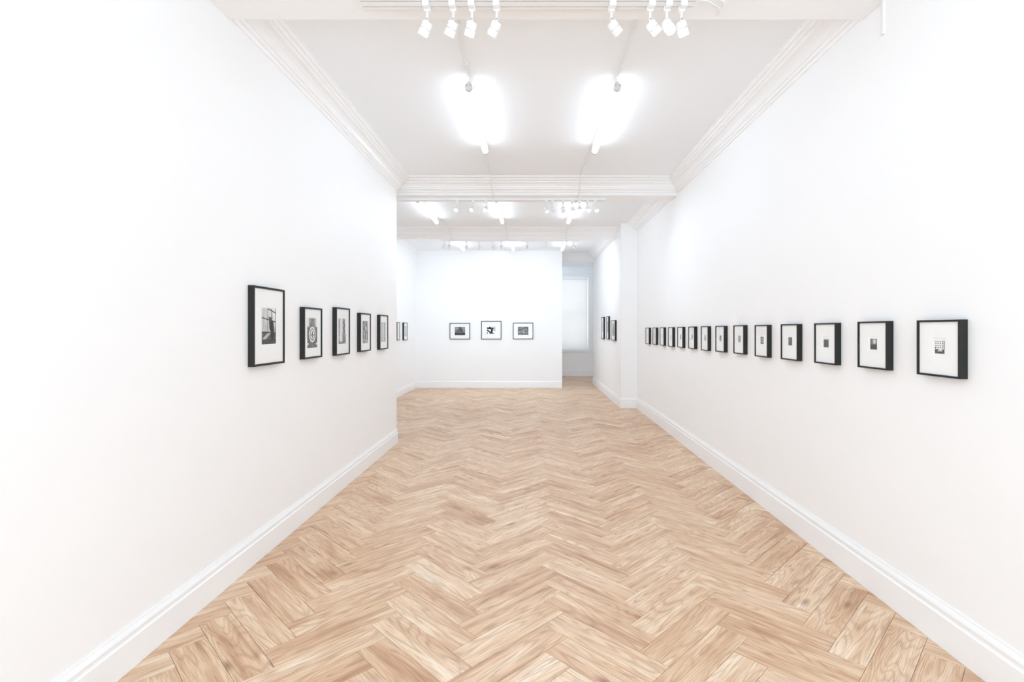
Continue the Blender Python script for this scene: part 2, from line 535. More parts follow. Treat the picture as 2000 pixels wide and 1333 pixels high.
for kind, r, ctr, cs in cells[:300]:
    if kind not in proto:
        V_, F_, U_ = plank_geo(kind, ctr, cs)
        proto[kind] = uvmesh('plank', V_, F_, U_)
    o = bpy.data.objects.new('plank', proto[kind]); COL.objects.link(o)
    o.location = (ctr.x, ctr.y, 0); o.parent = floor
rng = random.Random(4)
V, Fc, UV, RN = [], [], [], []
for kind, r, ctr, cs in rest:
    v_, f_, u_ = plank_geo(kind, Vector((0, 0)), cs)
    k = len(V); V += v_; Fc += [tuple(i + k for i in f) for f in f_]; UV += u_
    t = rng.random(); RN += [t] * len(v_)
o = bpy.data.objects.new('planks', uvmesh('planks', V, Fc, UV, RN)); COL.objects.link(o); o.parent = floor
tag(o, 'herringbone planks further away', kind='stuff')

# ---------------------------------------------------------------- photographs
def vnoise(seed):
    rg = random.Random(seed); T = [[rg.random() for _ in range(64)] for _ in range(64)]
    def f(x, y):
        xi, yi = math.floor(x), math.floor(y); fx, fy = x - xi, y - yi
        fx = fx * fx * (3 - 2 * fx); fy = fy * fy * (3 - 2 * fy)
        g = lambda i, j: T[i % 64][j % 64]
        return (g(xi, yi) * (1 - fx) + g(xi + 1, yi) * fx) * (1 - fy) + (g(xi, yi + 1) * (1 - fx) + g(xi + 1, yi + 1) * fx) * fy
    return f
def fbm(f, x, y): return .55 * f(x, y) + .3 * f(2.1 * x + 7, 2.1 * y + 3) + .15 * f(4.3 * x + 1, 4.3 * y + 9)
def sst(a, b, x):
    t = max(0, min(1, (x - a) / (b - a))); return t * t * (3 - 2 * t)
def near_seg(u, v, a, b, asp=1.0):
    ax, ay = a; bx, by = b
    dx, dy = bx - ax, (by - ay) * asp
    t = max(0, min(1, ((u - ax) * dx + (v - ay) * asp * dy) / (dx * dx + dy * dy)))
    return math.hypot(u - ax - t * dx, (v - ay) * asp - t * dy)
NZ = vnoise(11)
# tone functions: u 0..1 from the left, v 0..1 from the bottom; grey 0..255
def p_window_figure(u, v):
    g = 205 + 35 * NZ(u * 9, v * 3)
    if u < .38: g = 200 + 45 * math.sin(u * 60 + v * 6) * .6
    g -= 60 * sst(.62, .3, v) * NZ(u * 4 + 5, v * 5)
    if v < .33: g = 70 + 60 * fbm(NZ, u * 5, v * 8)
    if v < .33 and near_seg(u, v, (.1, .12), (.55, .32)) < .05: g = 190
    if v < .14: g = 62 + 20 * NZ(u * 8, v * 8)
    bars = [((.0, .74), (1, .62)), ((.4, 1.0), (1, .88)), ((.40, 1.0), (.42, .3)), ((.0, .33), (.6, .33)), ((.95, 1.0), (.97, 0)), ((.7, 1), (.7, .7))]
    for a, b in bars:
        if near_seg(u, v, a, b) < .017: g = 55
    # animal figure sitting upright: ears, head, body
    if ((u - .60) / .11) ** 2 + ((v - .70) / .05) ** 2 < 1: g = 60
    if near_seg(u, v, (.52, .72), (.48, .77)) < .022 or near_seg(u, v, (.68, .72), (.72, .765)) < .022: g = 60
    if near_seg(u, v, (.58, .68), (.62, .45), 1.2) < .10: g = 85
    if near_seg(u, v, (.72, .55), (.78, .22), 1.2) < .12: g = 38
    return g
def p_ring(u, v):
    g = 95 + 40 * fbm(NZ, u * 6, v * 8)
    if v > .68: g = 100 + 90 * abs(u - .5) + 60 * NZ(u * 7, v * 9)
    if abs(u - .5) > .33 and v > .72: g = 225
    if .6 < v < .95 and abs(u - .5) < .2 * math.sqrt(max(0, 1 - ((v - .72) / .25) ** 2)): g = 120 + 30 * NZ(u * 10, v * 12)
    d = math.hypot((u - .5) / .33, (v - .45) / .26)
    if d < 1: g = 238
    if d < .80: g = 110 + 30 * NZ(u * 9, v * 9)
    if d < .62: g = 215 + 30 * NZ(u * 9, v * 9)
    if d < .62 and (near_seg(u, v, (.5, .38), (.5, .52)) < .05 or abs(v - .43) < .012): g = 70
    if v < .16 and (u < .12 or u > .88) and v > .10: g = 230
    return g
def p_dress(u, v):
    g = 150 + 70 * fbm(NZ, u * 4, v * 4)
    if u < .12: g = 110 + 60 * NZ(2, v * 14)
    if .15 < u < .62 and v > .38: g = 222 + 25 * math.sin(u * 40)
    if .56 < u < .66 and v > .4: g = 120
    if abs(u - .80 - .07 * math.sin(v * 28)) < .09 and .38 < v < .92: g = 55 + 90 * NZ(u * 10, v * 26)
    if u > .9 and v > .4: g = 232
    if v < .36: g = 125 + 30 * NZ(u * 9, v * 9)
    if ((u - .32) / .22) ** 2 + ((v - .24) / .17) ** 2 < 1: g = 226
    if v < .05: g = 80 + 120 * NZ(u * 12, v * 30)
    return g
def p_marble(u, v):
    w = math.sin(14 * u + 8 * fbm(NZ, u * 4, v * 6) + 3 * v)
    g = 135 + 55 * w + 40 * (NZ(u * 14, v * 18) - .5)
    if u < .16: g = 70 + 60 * NZ(u * 9, v * 9)
    if v < .2: g = 90 + 150 * NZ(u * 14, v * 26)
    return g
def p_haze(u, v):
    return 158 + 52 * math.exp(-((u - .45) / .28) ** 2) - 22 * abs(v - .6) + 10 * math.sin(u * 34) + 8 * NZ(u * 9, v * 9)
def p_faint(u, v): return 232 - 14 * NZ(u * 4, v * 4)
def p_crowd(u, v):
    g = 95 + 60 * fbm(NZ, u * 8, v * 6)
    if v > .45 and abs(u - .5) < .28 - .35 * (v - .5): g = 70 + 70 * NZ(u * 12, v * 10)
    elif v > .45: g = 125 + 60 * NZ(u * 5, v * 5)
    if v < .25: g = 50 + 50 * NZ(u * 9, v * 9)
    return g
def p_bold(u, v):
    g = 242
    for a, b, w in (((.02, .8), (.7, .7), .09), ((.05, .5), (.45, .15), .08), ((.6, .75), (.55, .1), .11), ((.35, .08), (.8, .06), .06), ((.3, .95), (.45, .85), .06), ((.05, .02), (.06, .15), .05)):
        if near_seg(u, v, a, b, .8) < w: g = 45
    if u > .62 and v > .3: g = min(g, 170 + 80 * NZ(u * 9, v * 9))
    return g
def p_diagonal(u, v):
    g = 62 + 60 * fbm(NZ, u * 9, v * 9)
    for a, b, w in (((.1, .35), (.6, .55), .03), ((.55, .5), (.68, .7), .03), ((.1, .8), (.6, .9), .025), ((.55, .35), (.6, .28), .07), ((.75, .8), (.85, .45), .03)):
        if near_seg(u, v, a, b, .8) < w: g = 170
    if v < .27 and v > .22: g = 175
    return g
def p_facade(u, v):
    g = 236
    if v < .2: g = 120 - 60 * u * 0 - 50 * NZ(u * 5, v * 12)
    if v < .32 and v >= .18 and abs(u - .5) > .28: g = 60
    if .2 < v < .34: g = min(g, 225 - 140 * (NZ(u * 15, v * 20) > .55))
    if u > .93: g = 90
    if u < .06 and v < .5: g = 90
    if v > .38:
        cu, cv = (u * 4.3) % 1, ((v - .38) * 6.5) % 1
        if .28 < cu < .66 and .25 < cv < .75: g = 55
    return g
def p_dark_low(u, v):
    g = 70 + 40 * NZ(u * 4, v * 10)
    if v > .48: g = 120 + 110 * math.exp(-((u - .62) / .25) ** 2 - ((v - .75) / .28) ** 2)
    return g
def p_light_top(u, v): return (225 if v > .84 else 78 + 50 * fbm(NZ, u * 8, v * 8))
def p_dark_texture(u, v): return 72 + 85 * fbm(NZ, u * 9, v * 9)
def p_diamond(u, v):
    d = abs(u - .5) / .42 + abs(v - .5) / .42
    g = 85 + 30 * NZ(u * 6, v * 6)
    if .55 < d < .95: g = 205
    if d < .25: g = 60
    return g
def p_mid(u, v): return 130 + 60 * fbm(NZ, u * 7, v * 7)
def p_streak(u, v): return 175 if near_seg(u, v, (.7, .95), (.2, .3)) > .16 else 90
def p_pale(u, v): return 165 + 40 * fbm(NZ, u * 6, v * 6)
def p_blob(u, v):
    return 40 if (math.hypot(u - .7, v - .7) < .3 or math.hypot(u - .4, v - .3) < .25) else 225
def p_pale2(u, v): return 195 + 30 * fbm(NZ, u * 6, v * 6)
def p_arch(u, v):
    g = 60 + 60 * fbm(NZ, u * 8, v * 8)
    if ((u - .5) / .5) ** 2 + ((v - .0) / .95) ** 2 > 1: g = 200
    return g

M_T = {}
def photo(name, parent, cx, y, cz, w, h, fn, nx=30, nz=40):
    if w > .1: nx, nz = 60, 84
    vs = []; tone = []
    for j in range(nz + 1):
        for i in range(nx + 1):
            u, v = i / nx, j / nz
            vs.append((cx + (u - .5) * w, y, cz + (v - .5) * h)); tone.append(lin(max(14, min(252, (fn(u, v) - 128) * 1.22 + 116))))
    fs = [(j * (nx + 1) + i, j * (nx + 1) + i + 1, (j + 1) * (nx + 1) + i + 1, (j + 1) * (nx + 1) + i) for j in range(nz) for i in range(nx)]
    me = bpy.data.meshes.new(name); me.from_pydata(vs, [], fs)
    at = me.color_attributes.new('tone', 'FLOAT_COLOR', 'POINT')
    for i, t in enumerate(tone): at.data[i].color = (t, t, t, 1)
    me.materials.append(M_PRINT)
    o = bpy.data.objects.new(name, me); COL.objects.link(o); o.parent = parent
    return o

def picture_frame(label, group, loc, rz, w, h, d, mould, pic, border, fn):
    """pic: (cx, cz, w, h) relative to the frame centre"""
    root = empty('picture_frame', loc, rz)
    tag(root, label, 'picture frame', group)
    m = MB(); b = .0012
    m.ring(w, h, [(0, 0), (0, -d + b), (b, -d), (mould - b, -d), (mould, -d + b), (mould, 0)])
    m.build('frame_moulding', M_BLACK, root)
    iw, ih = w - 2 * mould, h - 2 * mould
    ym = -d + .008
    # mat board with its window opening
    px, pz, pw, ph = pic
    ow, oh = pw + 2 * border, ph + 2 * border
    m = MB()
    xs = [-iw / 2, px - ow / 2, px + ow / 2, iw / 2]; zs = [-ih / 2, pz - oh / 2, pz + oh / 2, ih / 2]
    V = []; 
    for (X, Z_, y) in ((xs[0], zs[0], ym), (xs[3], zs[0], ym), (xs[3], zs[3], ym), (xs[0], zs[3], ym),
                       (xs[1] - .0015, zs[1] - .0015, ym), (xs[2] + .0015, zs[1] - .0015, ym), (xs[2] + .0015, zs[2] + .0015, ym), (xs[1] - .0015, zs[2] + .0015, ym),
                       (xs[1], zs[1], ym + .002), (xs[2], zs[1], ym + .002), (xs[2], zs[2], ym + .002), (xs[1], zs[2], ym + .002),
                       (xs[0], zs[0], ym + .002), (xs[3], zs[0], ym + .002), (xs[3], zs[3], ym + .002), (xs[0], zs[3], ym + .002)):
        V.append((X, y, Z_))
    Fs = []
    for k in range(4):
        j = (k + 1) % 4
        Fs += [(k, j, 4 + j, 4 + k), (4 + k, 4 + j, 8 + j, 8 + k), (8 + k, 8 + j, 12 + j, 12 + k), (12 + k, 12 + j, j, k)]
    m.add(V, Fs); m.build('mat_board', M_MAT, root)
    m = MB(); m.box(px - ow / 2 - .004, px + ow / 2 + .004, ym + .0024, ym + .0034, pz - oh / 2 - .004, pz + oh / 2 + .004)
    paper = m.build('photo_paper', M_PAPER, root)
    photo('photographic_image', paper, px, ym + .0022, pz, pw, ph, fn)
    m = MB(); m.box(-iw / 2, iw / 2, ym - .004, ym - .002, -ih / 2, ih / 2)
    m.build('glass_pane', M_GLASS, root)
    m = MB(); m.box(-iw / 2, iw / 2, ym + .006, -.004, -ih / 2, ih / 2)
    m.build('backing_board', M_BACK, root)
    return root

D = .037
# --- long left wall
def left_frame(xw, xf, yt, yb, plx, prx, pt, pb, W, fn, label, group, mould=.0135, border=.004):
    s = (CX - xw) / W
    y1 = F * W / (CX - xw); y2 = F * (W - D) / (CX - xf)
    zt, zb = EYE + (CY - yt) / s, EYE + (CY - yb) / s
    Wp = W - D + .01
    a = F * Wp / (CX - plx); b = F * Wp / (CX - prx)
    sp = (CX - plx) / Wp
    pzt, pzb = EYE + (CY - pt) / sp, EYE + (CY - pb) / sp
    yc, zc = (y1 + y2) / 2, (zt + zb) / 2
    return picture_frame(label, group, (-W + .001, yc, zc), math.pi / 2, y2 - y1, zt - zb, D, mould,
                         ((a + b) / 2 - yc, (pzt + pzb) / 2 - zc, b - a, pzt - pzb), border, fn)
G1 = 'black frames on the long left wall'
WL = 1.78
left_frame(484, 556.2, 557.3, 717.4, 511, 538.6, 602, 673.2, WL, p_window_figure, 'tallest black frame, nearest on left wall, picture of figure at a window', G1)
left_frame(585, 629.5, 599.7, 702.5, 600, 619.3, 621.6, 680.4, WL, p_ring, 'second black frame on left wall, picture with a pale ring', G1)
left_frame(649, 683.6, 600.2, 695.4, 661.2, 675.1, 622.4, 672.4, WL, p_dress, 'middle of five black frames on left wall, pale hanging shapes in picture', G1)
left_frame(697.3, 724.4, 611.3, 688, 708, 718.4, 627.4, 671.5, WL, p_marble, 'fourth black frame along left wall, marbled grey picture', G1)
left_frame(736.2, 758.2, 615, 683.6, 744.3, 752.8, 630, 668.3, WL, p_haze, 'last black frame before the left wall ends, plain hazy grey picture', G1)
G2 = 'frames on the far left side wall'
left_frame(772.5, 781.1, 629.6, 665.4, 775.3, 778.8, 638, 658, -XBL, p_faint, 'half-hidden black frame just past the end of the long left wall', G2, .012)
left_frame(785.9, 796, 630.5, 665, 790.2, 794.0, 637, 657.5, -XBL, p_haze, 'narrow-looking black frame on the far left side wall nearest the corner', G2, .012)

# --- back wall
def back_frame(x0, x1, yt, yb, px0, px1, pt, pb, fn, label):
    s = F / (PART_Y - .025)
    cx = ((x0 + x1) / 2 - CX) / s; zc = EYE + (CY - (yt + yb) / 2) / s
    picture_frame(label, 'landscape frames on the back wall', (cx, PART_Y - .001, zc), 0, (x1 - x0) / s, (yb - yt) / s, .025, .014,
                  (((px0 + px1) / 2 - (x0 + x1) / 2) / s, ((yt + yb) / 2 - (pt + pb) / 2) / s, (px1 - px0) / s, (pb - pt) / s), .005, fn)
back_frame(878.3, 917.8, 631.5, 663, 888, 908.2, 639, 655, p_crowd, 'left frame of three on back wall, dark picture with central mass')
back_frame(939.8, 979.1, 627.6, 663, 951, 967.5, 638.4, 652.3, p_bold, 'middle frame of three on back wall, bold black shapes on white')
back_frame(1001.9, 1041.3, 630.9, 662.7, 1011.4, 1032, 638.7, 654.4, p_diagonal, 'right frame of three on back wall, dark picture with pale diagonal')

# --- long right wall: fourteen small frames, farthest first
def right_frame(xff, xfw, xw, yt, yb, fn, label, group, a, b, mould, pic, border):
    """a,b: wall x = a + b*y; pic (width, height, top px below, ...)"""
    y1 = F * a / ((xw - CX) - F * b)
    W = a + b * y1; s = (xw - CX) / W
    y2 = F * (a - D) / ((xff - CX) - F * b)
    zt, zb = EYE + (CY - yt) / s, EYE + (CY - yb) / s
    yc, zc = (y1 + y2) / 2, (zt + zb) / 2
    if callable(pic): pic = pic(y1, y2, zt, zb)
    return picture_frame(label, group, (a + b * yc - .001, yc, zc), -math.pi / 2 - math.atan(b), y2 - y1, zt - zb, D, mould, pic, border, fn)
G3 = 'row of fourteen small black frames on the right wall'
RF = [
 (1260.8, 1268.8, 1271.7, 640.5, 672.8, p_pale2, 'smallest-looking black frame at the far left end of the right wall row'),
 (1274.4, 1282.9, 1285.8, 640.2, 674.1, p_pale2, 'second frame from the far end of the right wall row'),
 (1288.5, 1297.6, 1301.1, 639.8, 675.8, p_pale2, 'third frame from the far end of the right wall row'),
 (1304.5, 1314.7, 1318.6, 639.5, 678.1, p_pale2, 'fourth frame from the far end of the right wall row'),
 (1322.9, 1334.4, 1338.7, 638.9, 680.0, p_mid, 'fifth frame from the far end of right wall row, thin grey picture'),
 (1344.2, 1357.6, 1362.1, 638.2, 682.4, p_blob, 'small black frame on right wall with tiny near-black picture'),
 (1368.8, 1384.5, 1389.1, 637.6, 686.1, p_pale, 'right wall frame with pale grey picture beside the near-black one'),
 (1397.1, 1416.0, 1421.3, 636.8, 689.0, p_streak, 'seventh frame from the near end of right wall row, streaked grey picture'),
 (1432.3, 1453.9, 1460.2, 635.4, 693.0, p_mid, 'sixth frame from the near end of right wall row, mid grey picture'),
 (1473.9, 1500.5, 1507.5, 634.9, 699.2, p_diamond, 'right wall frame whose picture shows a pale diamond outline'),
 (1524.8, 1559.0, 1567.2, 633.1, 705.8, p_dark_texture, 'fourth frame from the near end of right wall row, dark textured picture'),
 (1590.0, 1634.0, 1643.2, 631.0, 714.0, p_light_top, 'third frame from the near end of right wall row, dark picture with light top'),
 (1674.7, 1734.6, 1745.4, 627.5, 724.2, p_dark_low, 'second-nearest frame on right wall, picture dark below and bright above'),
 (1790.4, 1876.2, 1890.6, 624.3, 741.3, p_facade, 'nearest and largest-looking frame on right wall, picture of building with windows'),
]
for (xff, xfw, xw, yt, yb, fn, lab) in RF:
    right_frame(xff, xfw, xw, yt, yb, fn, lab, G3, XR_A, XR_B, .0095,
                lambda y1, y2, zt, zb: (.004, .0035 + .002, .0535, .061), .011)
G4 = 'three frames on the projecting wall at far right'
right_frame(1174.2, 0, 1181.8, 619.4, 662.8, p_pale, 'leftmost of three tall-looking frames on the projecting wall', G4, PIL_X, 0, .013, (0, .03, .17, .22), .005)
right_frame(1184.1, 0, 1191.5, 618.0, 663.5, p_mid, 'middle of three frames on the projecting wall, slightly taller', G4, PIL_X, 0, .013, (0, .02, .16, .24), .005)
right_frame(1193.3, 0, 1204.5, 625.6, 666.0, p_arch, 'nearest and lowest of three frames on the projecting wall, dark arched picture', G4, PIL_X, 0, .013, (0, .02, .26, .26), .005)

# ---------------------------------------------------------------- ceiling tube lights
def tube_light(x, y0, y1, z, label, flip=1):
    root = empty('tube_light', (x, y0, z)); tag(root, label, 'tube light', 'ceiling tube lights')
    L = y1 - y0
    m = MB(); m.bevbox(-.013 + .013 * flip, .013 + .013 * flip, .01, L - .01, .030, CEIL - z - .0005, .003); m.build('batten_housing', M_METAL, root)
    m = MB(); R = Matrix.Rotation(-math.pi / 2, 4, 'X')
    m.lathe([(.030, .04), (.030, L - .04)], R, 24); m.build('tube_diffuser', M_TUBE, root, smooth=True)
    for (a, b, lb) in ((0, .04, 1), (L - .04, L, 0)):
        m = MB()
        m.lathe([(.026, a), (.031, a + .004), (.031, b - .004), (.026, b)], R, 24)
        m.box(-.010, .010, a + .006, b - .006, .02, .04)
        e = m.build('end_cap', M_CAP, root, smooth=True)
        s = MB(); s.lathe([(.004, a - .003), (.004, a)], Matrix.Translation((-.014, 0, .008)) @ R, 10)
        s.lathe([(.004, a - .003), (.004, a)], Matrix.Translation((.014, 0, .008)) @ R, 10)
        if a == 0: s.build('contact_screws', M_SCREW, e)
    return root
TZ = EYE + 1.915
tube_light(-.497, 3.81, 5.23, TZ, 'glowing ceiling tube at left in the nearest bay', 1)
tube_light(.680, 3.81, 5.23, TZ, 'glowing ceiling tube at right in the nearest bay', -1)
tube_light(-1.70, 7.20, 8.71, TZ, 'glowing ceiling tube at far left in the second bay', 1)
tube_light(-.522, 7.20, 8.71, TZ, 'middle glowing ceiling tube in the second bay', 1)
tube_light(.66, 7.20, 8.71, TZ, 'glowing ceiling tube at right in the second bay among spotlights', -1)
tube_light(-1.64, 10.38, 11.72, TZ, 'left glowing ceiling tube in front of the back wall', 1)
tube_light(-.44, 10.38, 11.72, TZ, 'middle glowing ceiling tube in front of the back wall', 1)
tube_light(.74, 10.38, 11.72, TZ, 'right glowing ceiling tube in front of the back wall', -1)

tube_light(.50, 13.72, 15.12, TZ, 'ceiling tube hidden behind the back wall lighting the passage', -1)

# ---------------------------------------------------------------- tracks and spotlights
def track(y, x0, x1, z, label, slot_mat=None):
    root = empty('lighting_track', ((x0 + x1) / 2, y, z)); tag(root, label, 'track')
    h = (x1 - x0) / 2
    m = MB(); m.box(-h, h, -.040, -.0262, .0, BEAM_Z - z); m.box(-h, h, .0262, .040, .0, BEAM_Z - z)
    m.box(-h, h, -.0198, .0198, .0, BEAM_Z - z); m.box(-h + .001, h - .001, -.0395, .0395, .012, BEAM_Z - z - .0005)
    m.build('track_body', M_METAL, root)
    for s in (-1, 1):
        m = MB(); m.box(-h + .01, h - .01, s * .023 - .0045, s * .023 + .0045, .003, .012)
        m.build('conductor_slot', slot_mat or M_SLOT, root)
        m = MB(); m.bevbox(s * h - .008, s * h + .008, -.042, .042, -.001, BEAM_Z - z, .002)
        m.build('track_end_cap', M_METAL, root)
    return root
TRZ = EYE + 1.79
track(2.663, -.945, .905, TRZ, 'white double track under the nearest beam')
track(6.75, -1.85, 1.02, TRZ, 'white track under the second beam', M_SLOT_GREY)
track(9.83, -1.83, .95, TRZ, 'white track under the third beam', M_SLOT_GREY)

def spotlight(x, y, dirn, label, group, power=1.0, full=True, lit=True):
    """hangs from a track; dirn = aim of the head"""
    root = empty('track_spotlight', (x, y, TRZ)); tag(root, label, 'spotlight', group)
    m = MB()
    m.bevbox(-.018, .018, -.034, -.012, -.026, .001, .002); m.bevbox(-.018, .018, .012, .034, -.026, .001, .002)
    m.bevbox(-.010, .010, -.014, .014, -.018, .001, .002)
    m.bevbox(-.012, .012, .010, .036, -.030, -.025, .001)
    m.build('track_adapter', M_METAL, root)
    m = MB(); m.lathe([(.0065, -.030), (.0065, -.062)], Matrix.Translation((0, .023, 0)), 12)
    m.lathe([(.008, -.060), (.008, -.068)], Matrix.Translation((0, .023, 0)), 12)
    m.build('stem', M_METAL, root, smooth=True)
    d = Vector(dirn).normalized()
    piv = Vector((0, .023, -.074))
    # head: axis along d, hinged off-centre at its rear edge
    side = d.cross(Vector((0, 0, 1)))
    lat = (Vector((0, 0, 1)) - d * d.z)
    lat = lat.normalized() if lat.length > .05 else Vector((0, 1, 0))
    rear = piv + d * .004 - lat * .012
    Rm = Matrix.Translation(rear) @ d.to_track_quat('Z', 'Y').to_matrix().to_4x4()
    m = MB(); m.lathe([(.022, 0), (.027, .004), (.028, .010), (.028, .036)], Rm, 24)
    m.lathe([(.019, .034), (.019, .0415)], Rm, 24)
    can = m.build('lamp_head', M_METAL, root, smooth=True)
    m = MB(); m.lathe([(.028, .040), (.0285, .042), (.029, .072), (.0275, .074), (.0245, .074), (.024, .070)], Rm, 24)
    m.build('front_ring', M_METAL, root, smooth=True)
    m = MB(); m.lathe([(.0225, .0705), (.0225, .0745)], Rm, 20)
    m.build('lens', M_LENS, root)
    m = MB(); m.lathe([(.0045, -.034), (.0045, .0)], Matrix.Translation(rear + d * .014 + lat * 0) @ (side.to_track_quat('Z', 'Y').to_matrix().to_4x4()), 10)
    m.tube([piv + Vector((0, 0, .008)), piv, rear + d * .006], .005, 8)
    m.build('swivel_joint', M_METAL, root, smooth=True)
    s = MB(); s.lathe([(.003, -.002), (.003, .002)], Matrix.Translation(piv + Vector((0, -.007, .006))) @ Matrix.Rotation(math.pi / 2, 4, 'X'), 8)
    s.build('hinge_screw', M_SCREW, root)
    sd = bpy.data.lights.new('spot_beam', 'SPOT')
    sd.energy = SPOT_ENERGY * power; sd.color = LIGHT_TINT; sd.spot_size = math.radians(150); sd.spot_blend = 1.0; sd.shadow_soft_size = .035
    so = bpy.data.objects.new('spot_beam', sd); COL.objects.link(so); so.parent = root
    so.location = rear + d * .082
    so.rotation_euler = d.to_track_quat('-Z', 'Y').to_euler()
    return root

def sx(px, y): return (px - CX) * y / F
def aim(px, y, ratio, dy, dz=-1.0):
    X = sx(px, y) / y; H = (1.72) / y
    return (ratio * (-dz + H * dy) + X * dy, dy, dz)
GA = 'spotlights on the nearest track'
YA = 2.663
for (px, r, dy, lab) in ((834.6, -.43, .45, 'leftmost spotlight on the nearest track'),
                         (885.3, -.38, .50, 'second spotlight from left on the nearest track'),
                         (922, -.27, .62, 'third spotlight from left on the nearest track, most upright of the left four'),
                         (970.2, -.46, .62, 'fourth spotlight from left on the nearest track')):
    spotlight(sx(px, 2.686), YA, aim(px, 2.686, r, dy), lab, GA, .3)
for (px, r, dy, lab) in ((1194.3, .68, .55, 'first spotlight of the right cluster on the nearest track'),
                         (1269.8, .77, .50, 'second spotlight of the right cluster on the nearest track'),
                         (1302.5, .7, -.5, 'brightly glowing spotlight of the right cluster on the nearest track'),
                         (1331, .25, .35, 'rightmost spotlight on the nearest track')):
    spotlight(sx(px, 2.686), YA, aim(px, 2.686, r, dy), lab, GA, .3)
GB = 'spotlights on the second track'
YB = 6.75
for (px, d, lab) in ((893.5, (-.35, -.75, -.8), 'leftmost glowing spotlight on the second track'),
                     (924.5, (-.5, -.75, -.8), 'second glowing spotlight from left on the second track'),
                     (949.5, (-.2, -.75, -.8), 'third glowing spotlight from left on the second track'),
                     (1067, (.25, -.3, -.9), 'first spotlight of the right cluster on the second track'),
                     (1079, (.35, .8, -.6), 'second spotlight of the right cluster on the second track'),
                     (1100, (.2, .7, -.8), 'third spotlight of the right cluster on the second track'),
                     (1118, (.5, -.3, -.8), 'fourth spotlight of the right cluster on the second track'),
                     (1131.5, (.5, -.6, -.8), 'fifth spotlight of the right cluster on the second track'),
                     (1147, (.4, -.6, -.8), 'sixth spotlight of the right cluster on the second track'),
                     (1162, (.5, -.5, -.8), 'rightmost spotlight on the second track')):
    spotlight(sx(px, YB), YB, d, lab, GB, 1.7 if px < 1000 else 1.35)
GC = 'spotlights on the third track'
YC = 9.83
for (px, d, lab) in ((867, (-.4, .7, -.7), 'leftmost spotlight on the third track'),
                     (877.5, (-.3, .7, -.7), 'second spotlight from left on the third track'),
                     (911, (0, .7, -.7), 'third spotlight from left on the third track'),
                     (935.5, (0, .7, -.7), 'fourth spotlight from left on the third track'),
                     (964.5, (0, .7, -.7), 'fifth spotlight from left on the third track'),
                     (979, (.1, .7, -.7), 'sixth spotlight from left on the third track'),
                     (1030, (-.1, .7, -.7), 'seventh spotlight from left on the third track'),
                     (1066, (.2, .7, -.7), 'eighth spotlight from left on the third track'),
                     (1107, (.5, .3, -.7), 'ninth spotlight from left on the third track'),
                     (1120, (.6, .2, -.7), 'rightmost spotlight on the third track')):
    spotlight(sx(px, YC), YC, d, lab, GC, 2.5)

# ---------------------------------------------------------------- conduits and cables
def conduit(label, pts, r, clips=(), group='ceiling conduits', name='cable_conduit'):
    c = Vector(pts[0])
    root = empty(name, c); tag(root, label, 'cable', group)
    m = MB(); m.tube([Vector(p) - c for p in pts], r, 10); m.build('conduit_pipe', M_PVC, root, smooth=True)
    for q in clips:
        m = MB(); q = Vector(q) - c
        m.bevbox(q.x - r * 1.8, q.x + r * 1.8, q.y - .006, q.y + .006, q.z - r * 1.3, q.z + r * 1.1, .0012)
        m.lathe([(.003, 0), (.003, .003)], Matrix.Translation(q + Vector((r * 2.4, 0, -r))), 8)
        m.build('pipe_clip', M_METAL, root)
    return root
CZ = CEIL - .010
conduit('white conduit running from the nearest beam to the left tube of the first bay',
        [(-.47, 2.845, 3.36), (-.47, 2.86, 3.46), (-.475, 2.90, CZ), (-.478, 3.1, CZ), (-.50, 3.4, CZ), (-.497, 3.80, CZ)], .008, [(-.478, 3.15, CZ), (-.497, 3.62, CZ)])
conduit('thin white conduit running from the nearest beam to the right tube of the first bay',
        [(.66, 2.845, 3.36), (.66, 2.86, 3.46), (.66, 2.9, CZ), (.68, 3.3, CZ), (.69, 3.6, CZ), (.68, 3.80, CZ)], .006, [(.675, 3.2, CZ), (.688, 3.65, CZ)])
conduit('white conduit from the first left tube down over the second beam',
        [(-.49, 5.24, CZ), (-.53, 5.8, CZ), (-.53, 6.24, CZ), (-.53, 6.27, 3.47), (-.53, 6.40, 3.41), (-.53, 6.52, 3.35), (-.53, 6.565, 3.325), (-.53, 6.62, 3.312), (-.53, 6.70, 3.312)], .007, [(-.53, 5.8, CZ)])
conduit('thin white conduit from the first right tube down over the second beam',
        [(.675, 5.24, CZ), (.64, 5.7, CZ), (.64, 6.24, CZ), (.64, 6.27, 3.47), (.64, 6.40, 3.41), (.64, 6.52, 3.35), (.64, 6.565, 3.325), (.64, 6.62, 3.312), (.64, 6.70, 3.312)], .006, [(.64, 5.9, CZ)])
conduit('white conduit from the far left tube of the second bay to the third beam',
        [(-1.69, 8.72, CZ), (-1.62, 8.95, CZ), (-1.61, 9.44, CZ), (-1.61, 9.48, 3.46), (-1.61, 9.70, 3.36), (-1.61, 9.76, 3.312)], .007)
conduit('white conduit from the middle tube of the second bay to the third beam',
        [(-.515, 8.72, CZ), (-.49, 8.95, CZ), (-.49, 9.44, CZ), (-.49, 9.48, 3.46), (-.49, 9.70, 3.36), (-.49, 9.76, 3.312)], .007)
conduit('white conduit from the right tube of the second bay to the third beam',
        [(.655, 8.72, CZ), (.70, 8.95, CZ), (.70, 9.44, CZ), (.70, 9.48, 3.46), (.70, 9.70, 3.36), (.70, 9.76, 3.312)], .007)
